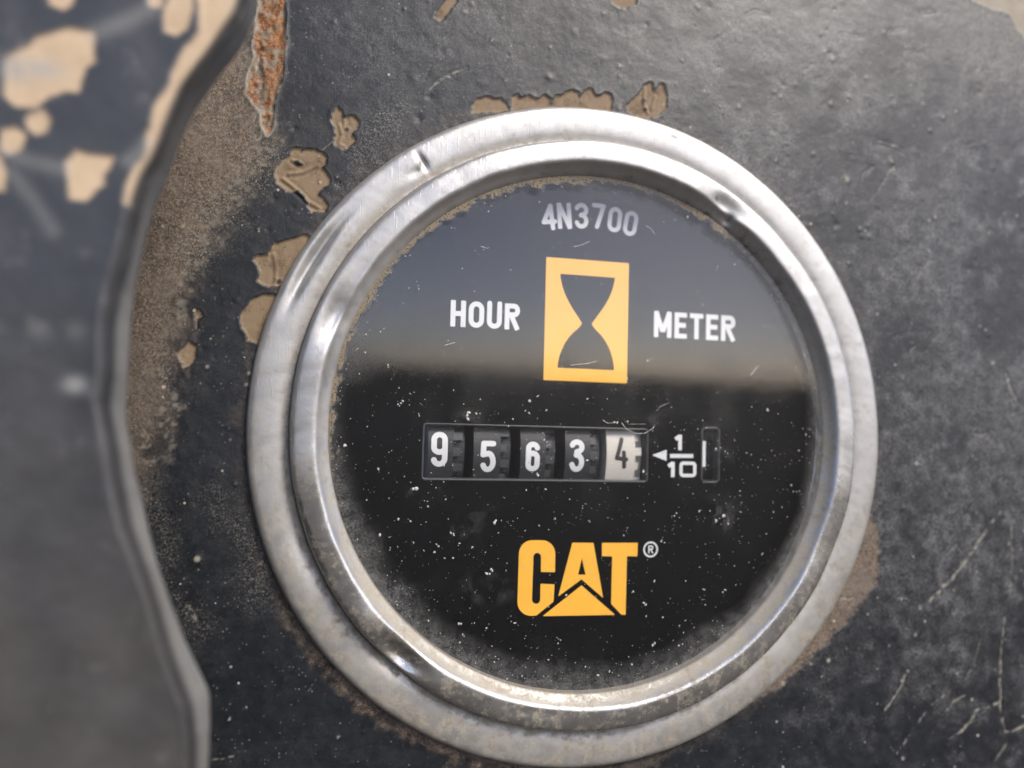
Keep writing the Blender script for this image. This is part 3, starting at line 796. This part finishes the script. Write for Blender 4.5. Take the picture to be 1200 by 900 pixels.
# tenths legend: arrow, 1, bar, 10
def q2(x, y): return pt(670 + x / 6.0, 480 + y / 6.0, DIAL)
ap = [q2(570, 320), q2(664, 286), q2(664, 358)]
ink("arrow_mark", lambda X, Z: sd_poly(X, Z, ap) - .04, (min(a for a, _ in ap), max(a for a, _ in ap), min(b for _, b in ap), max(b for _, b in ap)), 0.05, M_WHITE, dial, on_dial)
bp = [q2(692, 313), q2(852, 314), q2(852, 338), q2(692, 338)]
ink("fraction_bar", lambda X, Z: sd_poly(X, Z, bp) - .02, (bp[0][0], bp[1][0], bp[2][1], bp[0][1]), 0.05, M_WHITE, dial, on_dial)
x0, z0 = q2(722, 284); x1, z1 = q2(790, 178)
letter("letter", '1', x1 - x0, z1 - z0, 0.46, lambda a, b: on_dial(x0 + a, z0 + b), M_WHITE, dial, 0.04)
xa, za = q2(672, 474); xb, zb = q2(738, 368)
letter("letter", '1', xb - xa, zb - za, 0.46, lambda a, b: on_dial(xa + a, za + b), M_WHITE, dial, 0.04)
o0 = q2(756, 474); o1 = q2(876, 366)
oc = ((o0[0] + o1[0]) / 2, (o0[1] + o1[1]) / 2); ow, oh = (o1[0] - o0[0]) / 2, (o1[1] - o0[1]) / 2
def rbox(X, Z, w, h, r):
    p = np.abs(X - oc[0]) - w + r; q = np.abs(Z - oc[1]) - h + r
    return np.hypot(np.maximum(p, 0), np.maximum(q, 0)) + np.minimum(np.maximum(p, q), 0) - r
ink("letter", lambda X, Z: np.abs(rbox(X, Z, ow - .2, oh - .2, .3)) - .2, (o0[0], o1[0], o0[1], o1[1]), 0.045, M_WHITE, dial, on_dial)

# --- counter drums
DRUM_R = 8.0
def cyl_x(x0, x1, r, a0, a1, n, cz, ch, caps=True):
    """piece of drum with its axis along X; returns verts, faces (angles in degrees, 0 = towards viewer, + = up)"""
    V, F = [], []
    for k in range(n + 1):
        a = math.radians(a0 + (a1 - a0) * k / n)
        for x in (x0, x1):
            V.append((x * MM, -(ch + r * math.cos(a)) * MM, (cz + r * math.sin(a)) * MM))
    for k in range(n):
        F.append((2 * k, 2 * k + 1, 2 * k + 3, 2 * k + 2))
    if caps:
        c = len(V)
        V += [(x0 * MM, -ch * MM, cz * MM), (x1 * MM, -ch * MM, cz * MM)]
        for k in range(n):
            F.append((c, 2 * k, 2 * k + 2)); F.append((c + 1, 2 * k + 3, 2 * k + 1))
    return V, F

AX_Z = (WIN[2] + WIN[3]) / 2
SURF = DIAL - 0.35
AX_H = SURF - DRUM_R
specs = [  # digit, wheel px span, gear end px, digit px span x, y
    ('9', 501.7, 531, 542.5, 504.7, 525.3, 506, 547),
    ('5', 555, 586.5, 597, 562.5, 581.7, 516.7, 553.7),
    ('6', 610, 639.5, 650, 615.8, 633.2, 517.7, 552.7),
    ('3', 662.5, 692, 702.5, 667, 685.3, 515, 553.3),
    ('4', 711, 744.5, 752.5, 719.5, 736.8, 512.5, 549.5)]
for wi, (dg, a, b, g, dx0, dx1, dy0, dy1) in enumerate(specs):
    white = wi == 4
    X0 = pt(a, 532, SURF)[0]; X1 = pt(b, 532, SURF)[0]; X2 = pt(g, 532, SURF)[0]
    mat = M_DRUMW if white else M_DRUM
    V, F = cyl_x(X0, X1, DRUM_R, -75, 75, 40, AX_Z, AX_H)
    w = mesh_obj("number_wheel", V, F, mat, meter, False)
    tag(w, "off-white wheel with black 4, rightmost in the counter" if white else "dark grey counter wheel showing white " + dg)
    # stepped gear beside the printed face
    V, F = cyl_x(X1 + .01, X2 + .35, DRUM_R - 1.1, -75, 75, 30, AX_Z, AX_H)
    mesh_obj("gear_hub", V, F, mat, w, False)
    V, F = [], []
    for k in range(-4, 5):
        c0 = k * 13.0 + 4 * wi
        v, f = cyl_x(X1 + .012, X2 if k % 2 else X2 - .25, DRUM_R - (.22 if k % 2 else .45), c0 - 3.4, c0 + 3.4, 3, AX_Z, AX_H)
        tth = mesh_obj("gear_tooth", v, f, mat if white else M_TOOTH, w, False)
    # digit wrapped on the drum, with the neighbours above and below
    xL, zB = pt(dx0, dy1, SURF + .03); xR, zT = pt(dx1, dy0, SURF + .03)
    hgt = zT - zB; wid = xR - xL
    zc = (zB + zT) / 2 - AX_Z
    order = "0123456789"; i = order.index(dg)
    for off, ch in ((0, dg), (1, order[(i + 1) % 10]), (-1, order[i - 1])):
        def wrap(x, z, xL=xL, off=off, zc=zc, hgt=hgt):
            ang = (z - hgt / 2 + zc - off * 5.4) / (DRUM_R + .02)
            return ((xL + x) * MM, -(AX_H + (DRUM_R + .02) * math.cos(ang)) * MM, (AX_Z + (DRUM_R + .02) * math.sin(ang)) * MM)
        c_ = ch if not (white and ch == '4') else '4c'
        letter("digit", c_, wid, hgt, 0.50 if white else 0.62, wrap, M_INK if white else M_WHITE, w, 0.05)
# axle housing behind the drums so the windows look into a dark box
def box(x0, x1, h0, h1, z0, z1):
    V = [(x * MM, -h * MM, z * MM) for x in (x0, x1) for h in (h0, h1) for z in (z0, z1)]
    F = [(0, 1, 3, 2), (4, 6, 7, 5), (0, 4, 5, 1), (2, 3, 7, 6), (0, 2, 6, 4), (1, 5, 7, 3)]
    return V, F
V, F = box(-21, 20, -18, -9.5, -10, 6)
mesh_obj("counter_housing", V, F, M_DIAL, meter, False)
bx0, bz0 = pt(820.5, 547, DIAL - .5); bx1, bz1 = pt(827, 517, DIAL - .5)
V, F = box(bx0, bx1, DIAL - 1.5, DIAL - .5, bz0, bz1)
mesh_obj("tenths_marker", V, F, M_WHITE, meter, False)
V, F = cyl_x(WIN2[0] - .2, WIN2[1] + .3, 6.5, -70, 70, 24, AX_Z, DIAL - 1.6 - 6.5)
mesh_obj("tenths_drum", V, F, M_DRUM, meter, False)

# --- grit and scratches on the glass
def build_grit():
    V, F = [], []
    def fleck(x, z, r, el, a):
        n = 6; k0 = len(V)
        rr = math.hypot(x, z); hh = GLASS + 0.25 * (1 - (rr / 28.9) ** 2)
        ca, sa = math.cos(a), math.sin(a)
        V.append((x * MM, -(hh + .02 + r * .35) * MM, z * MM))
        for k in range(n):
            t = 2 * math.pi * k / n; q = r * random.uniform(.55, 1.25)
            u, v = q * el * math.cos(t), q * math.sin(t)
            V.append(((x + u * ca - v * sa) * MM, -(hh + .004) * MM, (z + u * sa + v * ca) * MM))
        for k in range(n): F.append((k0, k0 + 1 + k, k0 + 1 + (k + 1) % n))
    count = 0
    while count < 2000:
        x, z = random.uniform(-28, 28), random.uniform(-28, 28)
        r = math.hypot(x, z)
        if r > 28.3: continue
        dens = 0.22 + 0.5 * (z < 4) + 0.5 * max(0, (r - 22) / 6)
        cl = float(fbm(np.array([x]), np.array([z]), 3.0, 3, 5)[0])
        if random.random() > dens * (0.25 + 2.2 * max(0, cl - .38)): continue
        s = min(0.20, 0.013 + random.expovariate(1 / 0.02))
        fleck(x, z, s, random.uniform(1, 1.9), random.uniform(0, 6.28)); count += 1
    for px, py, r in ((765,755,.3),(848,692,.28),(755,706,.26),(757,722,.16),(742,693,.2),(767,681,.2),(541,731,.34),(820,601,.3),(776,634,.2),(680,545,.2),(755,553,.3),(487,571,.4),(722,495,.25),(735,494,.2),(630,556,.2),(716,543,.18),(650,608,.14),(690,611,.16),(553,642,.2),(602,730,.22),(543,745,.2),(839,527,.22),(825,690,.2),(868,600,.2),(893,650,.16),(765,420,.16),(455,428,.16),(590,365,.12),(508,648,.3),(513,640,.25),(570,672,.4),(577,668,.3),(530,626,.3),(580,611,.35),(790,605,.4),(846,606,.5),(470,470,.3),(550,488,.4),(560,484,.3),(620,470,.25),(640,480,.2),(840,610,.3),(900,480,.3),(480,610,.3),(520,545,.3)):
        x, z = pt(px, py, GLASS + .2)
        for _ in range(3): fleck(x + random.gauss(0, r * .45), z + random.gauss(0, r * .45), r * random.uniform(.15, .5), random.uniform(1, 1.6), random.uniform(0, 6.28))
    o = mesh_obj("dust_specks", V, F, M_FLECK, glass, False)
    tag(o, kind="stuff")
    lines = [([(728,495),(734,503),(744,508),(755,508),(765,502),(767,498)], .045), ([(769,482),(774,476),(784,472)], .022), ([(706,492),(712,496),(722,495)], .04),
             ([(672,289),(682,287),(692,282)], .05), ([(541,377),(543,382),(546,384)], .04), ([(735,497),(758,497)], .02), ([(768,275),(764,268),(757,264)], .05), ([(563,288),(572,291)], .05),
             ([(668,428),(688,426),(700,423)], .05), ([(520,405),(534,401)], .04), ([(880,440),(889,428)], .05), ([(840,318),(842,310)], .04)]
    for ln, wd in lines:
        P_ = [pt(a, b, GLASS + .2) for a, b in ln]
        arr = np.array(P_); t = np.arange(len(arr)); tt = np.linspace(0, len(arr) - 1, 4 * len(arr))
        xs = np.interp(tt, t, arr[:, 0]); zs = np.interp(tt, t, arr[:, 1])
        V2, F2 = [], []
        for i_ in range(len(xs)):
            j0, j1 = max(0, i_ - 1), min(len(xs) - 1, i_ + 1)
            dx, dz = xs[j1] - xs[j0], zs[j1] - zs[j0]; L = math.hypot(dx, dz) + 1e-9
            wq = wd * random.uniform(.3, 1.0) * (.35 if i_ in (0, len(xs) - 1) else 1)
            hh = GLASS + 0.25 * (1 - (math.hypot(xs[i_], zs[i_]) / 28.9) ** 2)
            for s, up in ((-1, .005), (0, .005 + wd * .4), (1, .005)):
                V2.append(((xs[i_] - dz / L * wq * s) * MM, -(hh + up) * MM, (zs[i_] + dx / L * wq * s) * MM))
        for i_ in range(len(xs) - 1):
            for s in (0, 1): F2.append((3 * i_ + s, 3 * i_ + s + 1, 3 * i_ + s + 4, 3 * i_ + s + 3))
        mesh_obj("scratch", V2, F2, M_FLECK, glass, False)
build_grit()

# ------------------------------------------------------------------ cover plate in front, at the left
def build_plate():
    H1, H0 = 21.0, 17.0
    front = [(312,-160),(300,-80),(290,-10),(283,14),(266,40),(248,66),(220,102),(206,136),(192,170),(175,204),(161,247),(151,296),(138,340),(131,380),(130,433),(124,473),(129,500),(135,525),(138,553),(144,587),(152,617),(167,660),(180,700),(196,755),(211,802),(223,830),(228,870),(228,920),(226,1000),(226,1080)]
    back = [(330,-160),(318,-80),(304,-10),(299,20),(294,42),(272,76),(252,100),(228,136),(212,170),(196,215),(184,243),(168,296),(159,340),(155,380),(153,433),(150,475),(151,500),(156,525),(161,560),(170,592),(176,620),(187,660),(200,700),(217,745),(238,789),(246,807),(248,844),(245,900),(243,1000),(243,1080)]
    def resample(l, h, n):
        a = pts(l, h); z = a[:, 1]; zz = np.linspace(46, -46, n)
        # the outlines run from top to bottom, so x is a function of z
        x = np.interp(-zz, -z, a[:, 0])
        ker = np.exp(-np.linspace(-2, 2, 15) ** 2); ker /= ker.sum()
        xp = np.pad(x, 7, mode='edge')
        return np.convolve(xp, ker, 'valid'), zz
    n = 520
    xf, zz = resample(front, H1, n); xb, _ = resample(back, H0, n)
    cols = []
    left = -95.0
    u = np.linspace(0, 1, 210) ** 0.8
    fz = np.repeat(zz[:, None], len(u), 1)
    fx = left + (xf - 0.9 - left)[:, None] * u[None]
    lump = (fbm(fx, fz, 9.0, 3, 2) - .5) * 0.5 + (fbm(fx, fz, 2.0, 3, 4) - .5) * 0.08
    fh = H1 + lump + 0.25 * np.exp(-((fx - xf[:, None]) / 2.0) ** 2)
    X, Hh, Z = [fx], [fh], [fz]
    # shallow crease, rolled corner, cut edge, rounded rear corner, back face
    sec = [(-0.72, -0.02, 0), (-0.5, -0.10, 0), (-0.28, -0.24, 0), (-0.12, -0.46, 0), (0.0, -0.8, 0), (0.04, -1.2, .12), (0, -1.9, .35), (0, -2.6, .62), (0, -3.2, .86), (0.02, -3.6, 1.0), (-0.15, -3.95, 1.0), (-0.5, -4.1, 1.0)]
    base = H1 + 0.25
    for dx, dh, f in sec:
        x = xf + (xb - xf) * f + dx
        wob = (fbm(zz, zz * 0 + dh * .4, 3.0, 3, 5) - .5) * 0.18
        X.append((x + wob)[:, None]); Hh.append(np.full((n, 1), base + dh)); Z.append(zz[:, None])
    ncol = len(u) + len(sec)
    X.append((xb - 8)[:, None]); Hh.append(np.full((n, 1), H0 - .1)); Z.append(zz[:, None])
    X.append(np.full((n, 1), left)); Hh.append(np.full((n, 1), H0 - .1)); Z.append(zz[:, None])
    X = np.concatenate(X, 1); Hh = np.concatenate(Hh, 1); Z = np.concatenate(Z, 1)
    chip = np.zeros(X.shape); pale = np.zeros(X.shape)
    nw = (fbm(X, Z, 2.5, 3, 3) - .5) * 2.2
    face = np.zeros(X.shape, bool); face[:, :len(u) + 5] = True
    chips = [[(6,112),(12,72),(40,45),(75,33),(108,36),(112,72),(100,80),(95,110),(78,108),(60,112),(45,124),(22,122)],
             [(30,140),(38,130),(52,127),(62,138),(56,152),(42,158),(32,150)], [(2,150),(18,148),(30,158),(26,174),(12,178),(0,172)],
             [(76,190),(86,174),(100,178),(130,180),(126,205),(128,220),(105,236),(84,234),(84,212)], [(-20,176),(2,180),(6,200),(2,222),(-20,222)],
             [(50,-20),(56,4),(72,12),(86,6),(92,-20)], [(190,20),(200,-8),(225,-10),(226,14),(216,36),(204,44),(192,38)], [(170,-30),(176,6),(190,8),(200,-30)],
             [(200,-40),(230,-4),(234,24),(230,40),(212,66),(206,80),(198,104),(182,128),(170,160),(160,190),(152,215),(150,240),(160,246),(172,215),(186,182),(202,142),(216,108),(246,66),(266,38),(283,12),(300,-60)]]
    for pl in chips:
        pm = pts(pl, H1)
        d = sd_poly(X + nw * .45, Z + nw[::-1] * .3, pm)
        chip = np.maximum(chip, smooth(.25, -.25, d) * face)
    for px, py, rx_, rz_, a in ((88,451,.8,.6,.7),(48,388,.9,.7,.14),(90,388,.7,.7,.14),(45,80,1.6,.8,.7),(18,80,1.2,1.0,.7),(285,12,.7,.7,.5)):  # soft pale spots painted as glints on the plate face
        x0, z0 = pt(px, py, H1)
        pale = np.maximum(pale, np.exp(-((X - x0) / rx_) ** 2 - ((Z - z0) / rz_) ** 2) * a * face)
    for ln, a, wd in (([(110,40),(140,28),(175,12)], .3, .7), ([(0,178),(40,190),(75,198)], .25, .6), ([(10,200),(40,235),(62,270)], .22, .6), ([(150,190),(165,178),(172,170)], .3, .6)):
        d = sd_line(X, Z, pts(ln, H1)); pale = np.maximum(pale, np.exp(-(d / wd) ** 2) * a * face)
    # worn-bright cut edge on the lower run, corner's shade painted in as a dark line
    wall = np.zeros(X.shape); wall[:, len(u) + 5:ncol] = 1.0
    zpx = smooth(26, 8, Z + nw * 3)
    pale = np.maximum(pale, wall * (0.20 + 0.28 * zpx) * (0.75 + nw * .2))
    corner_shade = np.exp(-((X - xf[:, None] + 0.28 + nw * .12) / 0.36) ** 2); corner_shade[:, ncol:] = 0; corner_shade[:, len(u) + 6:] = 0
    Hh = Hh - 0.12 * chip - 0.25 * corner_shade * face
    chip = chip * (1 - corner_shade)
    V = np.stack([X, -Hh, Z], -1).reshape(-1, 3) * MM
    m = X.shape[1]
    idx = np.arange(n * m).reshape(n, m)
    q = np.stack([idx[:-1, :-1], idx[1:, :-1], idx[1:, 1:], idx[:-1, 1:]], -1).reshape(-1, 4)
    me = grid_mesh("cover_plate", V, q)
    attr(me, 'soil', (smooth(20, -18, Z + nw * 3)).ravel()); attr(me, 'chip', chip.ravel()); attr(me, 'pale', np.clip(pale, 0, 1).ravel()); attr(me, 'corner_shade', np.clip(corner_shade, 0, 1).ravel())
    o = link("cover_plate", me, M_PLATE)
    tag(o, "blurred dark grey metal plate with curved edge and tan paint chips at left", "plate")
build_plate()
